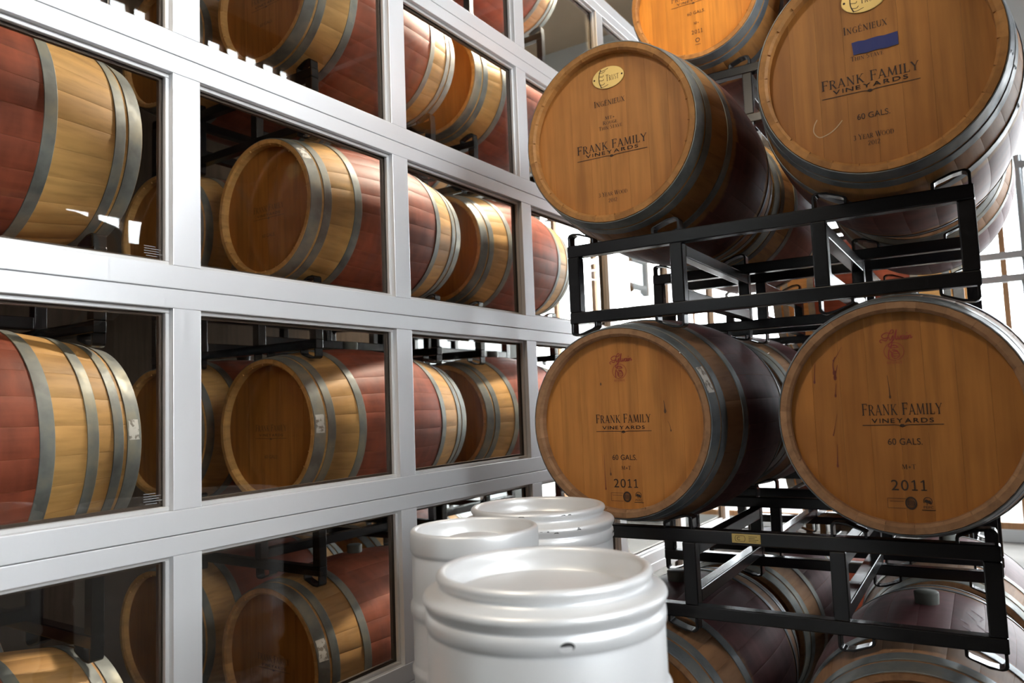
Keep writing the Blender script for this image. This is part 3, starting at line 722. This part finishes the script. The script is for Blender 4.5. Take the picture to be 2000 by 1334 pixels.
def slim_profile():
    p = [(.0005, -.020), (.04, -.020), (.058, -.023), (.063, -.027), (.10, -.036), (.126, -.048), (.131, -.047), (.132, -.018), (.1315, -.010)]
    p += arc(.138, -.007, .007, 170, 10, 8) + [(.1455, -.014), (.146, -.042), (.1445, -.048), (.1425, -.051), (.1415, -.054), (.1425, -.057), (.1428, -.148)]
    p += [(.1435, -.154), (.1475, -.161), (.1485, -.171), (.1475, -.181), (.1435, -.188), (.1428, -.195), (.1428, -.285), (.1435, -.290), (.1470, -.298), (.1470, -.308), (.143, -.316), (.1428, -.33), (.1428, -.52), (.1415, -.524), (.146, -.53), (.146, -.585), (.138, -.597), (.131, -.59), (.131, -.56), (.0005, -.55)]
    return p
def keg(loc, label, rz, prof, hole=None):
    t = thing('beer_keg', label, 'keg', loc, rz, 'stacked kegs')
    v, f = cached(('kegv', prof.__name__), lambda: lathe(prof(), 96))
    me = cached(('keg', prof.__name__), lambda: mesh('shell', v, f, M_keg, True))
    link('shell', me, None, t)
    if hole:
        def hm():
            b = MB(); n = 18; r = hole
            P = [(.0108 * math.cos(2 * PI * i / n), .0068 * math.sin(2 * PI * i / n)) for i in range(n)]
            b.poly([(x, -math.sqrt(r * r - x * x) - .0004, z - .073) for x, z in P]); return b.mesh('drain_slot', M_kegdark)
        link('drain_slot', cached(('hole',), hm), None, t)
        def lm():
            b = MB(); P = [(-.0125, .0004), (.0035, .0010), (.0068, .0002), (.0078, -.0030), (.0060, -.0060), (.0020, -.0072), (-.0040, -.0074), (-.0100, -.0066), (-.0125, -.0035)]
            b.poly([(x, -math.sqrt(hole ** 2 - x * x) - .0011, z - .073) for x, z in P][::-1]); return b.mesh('slot_lip', M_keg)
        link('slot_lip', cached(('lip',), lm), None, t)
    return t
KT = -.2725; KH = .600
K1, K2, K3 = (-.689, 1.116), (-1.058, 1.420), (-1.106, 1.774)
keg((*K1, KT), 'large silver keg with drain slot, closest of the three', .70, keg_profile, .2005)
keg((*K2, KT), 'slim silver keg standing next to the glass door', .4, slim_profile)
k3 = keg((*K3, KT), 'large silver keg with chipped paint, behind the slim keg', 1.9, keg_profile, .2005)
b = MB(); random.seed(5)
for k in range(16):                                     # flecks of missing paint on the rim and the shoulder
    a = random.uniform(-1.55, -.35) - 1.9; r, z = random.choice(((.1812, -.006), (.2038, -.040), (.2037, -.044), (.2036, -.037)))
    w, h = random.uniform(.004, .016) / r, random.uniform(.0006, .0016)
    q = [(a - w / 2, z - h), (a, z - h * .4), (a + w / 2, z - h), (a + w / 3, z + h), (a - w / 4, z + h * .7)]
    b.poly([((r + .0004) * math.cos(t), (r + .0004) * math.sin(t), zz) for t, zz in q])
link('paint_chip', b.mesh('paint_chip', M_kegdark), None, k3)['label'] = 'dark flecks of missing paint'
for (p, l, pr) in ((K1, 'large silver keg carrying the closest keg', keg_profile), (K2, 'slim silver keg carrying the upper slim keg', slim_profile), (K3, 'large silver keg carrying the chipped keg', keg_profile)):
    keg((*p, KT - KH - .001), l, .9, pr, .2005 if pr is keg_profile else None)
pal = thing('pallet', 'wooden pallet under the stacked kegs', 'pallet', (-.95, 1.43, FLOOR), .55)
for y in (-.45, -.03, .39): link('stringer', box_mesh('stringer', -.60, .60, y, y + .07, .02, .134, M_pallet), None, pal)
for i in range(8): link('deck_board', cached(('deck',), lambda: box_mesh('deck_board', -.06, .06, -.5, .5, .134, .1555, M_pallet)), None, pal, (-.53 + i * .1515, 0, 0))
for i in range(3): link('bottom_board', cached(('bdeck',), lambda: box_mesh('bottom_board', -.06, .06, -.5, .5, 0, .02, M_pallet)), None, pal, (-.53 + i * .53, 0, 0))

# ------------------------------------------------------------------ far end of the hall
for k, z in enumerate((-1.278, -.362, .555, 1.472)):
    barrel((-.68, 4.85, z), PI / 2, 'oak barrel lying crosswise behind the rear stack, %s' % tier[k], M_body_red, M_head_brown, M_hoop, detailed=False)
    if k: rack((-.68 + RD / 2, 4.85 - .19, z - .590), PI / 2, 'black steel rack behind the rear stack, under its crosswise %s barrel' % tier[k])
st = thing('pipe_stand', 'grey steel pipe stand in front of the bright far windows', 'stand', (.12, 6.6, FLOOR))
link('base_plate', box_mesh('base_plate', -.25, .25, -.25, .25, 0, .02, M_steel), None, st)
v, f = lathe([(.045, .02), (.045, 2.4), (.03, 2.41), (.03, 3.3)], 20); link('pole', mesh('pole', v, f, M_steel, True), None, st)
for z, l in ((1.75, .3), (2.38, .5), (2.55, .45), (3.2, .3)): link('arm', box_mesh('arm', -l, l * .5, -.03, .03, z, z + .05, M_steel), None, st)
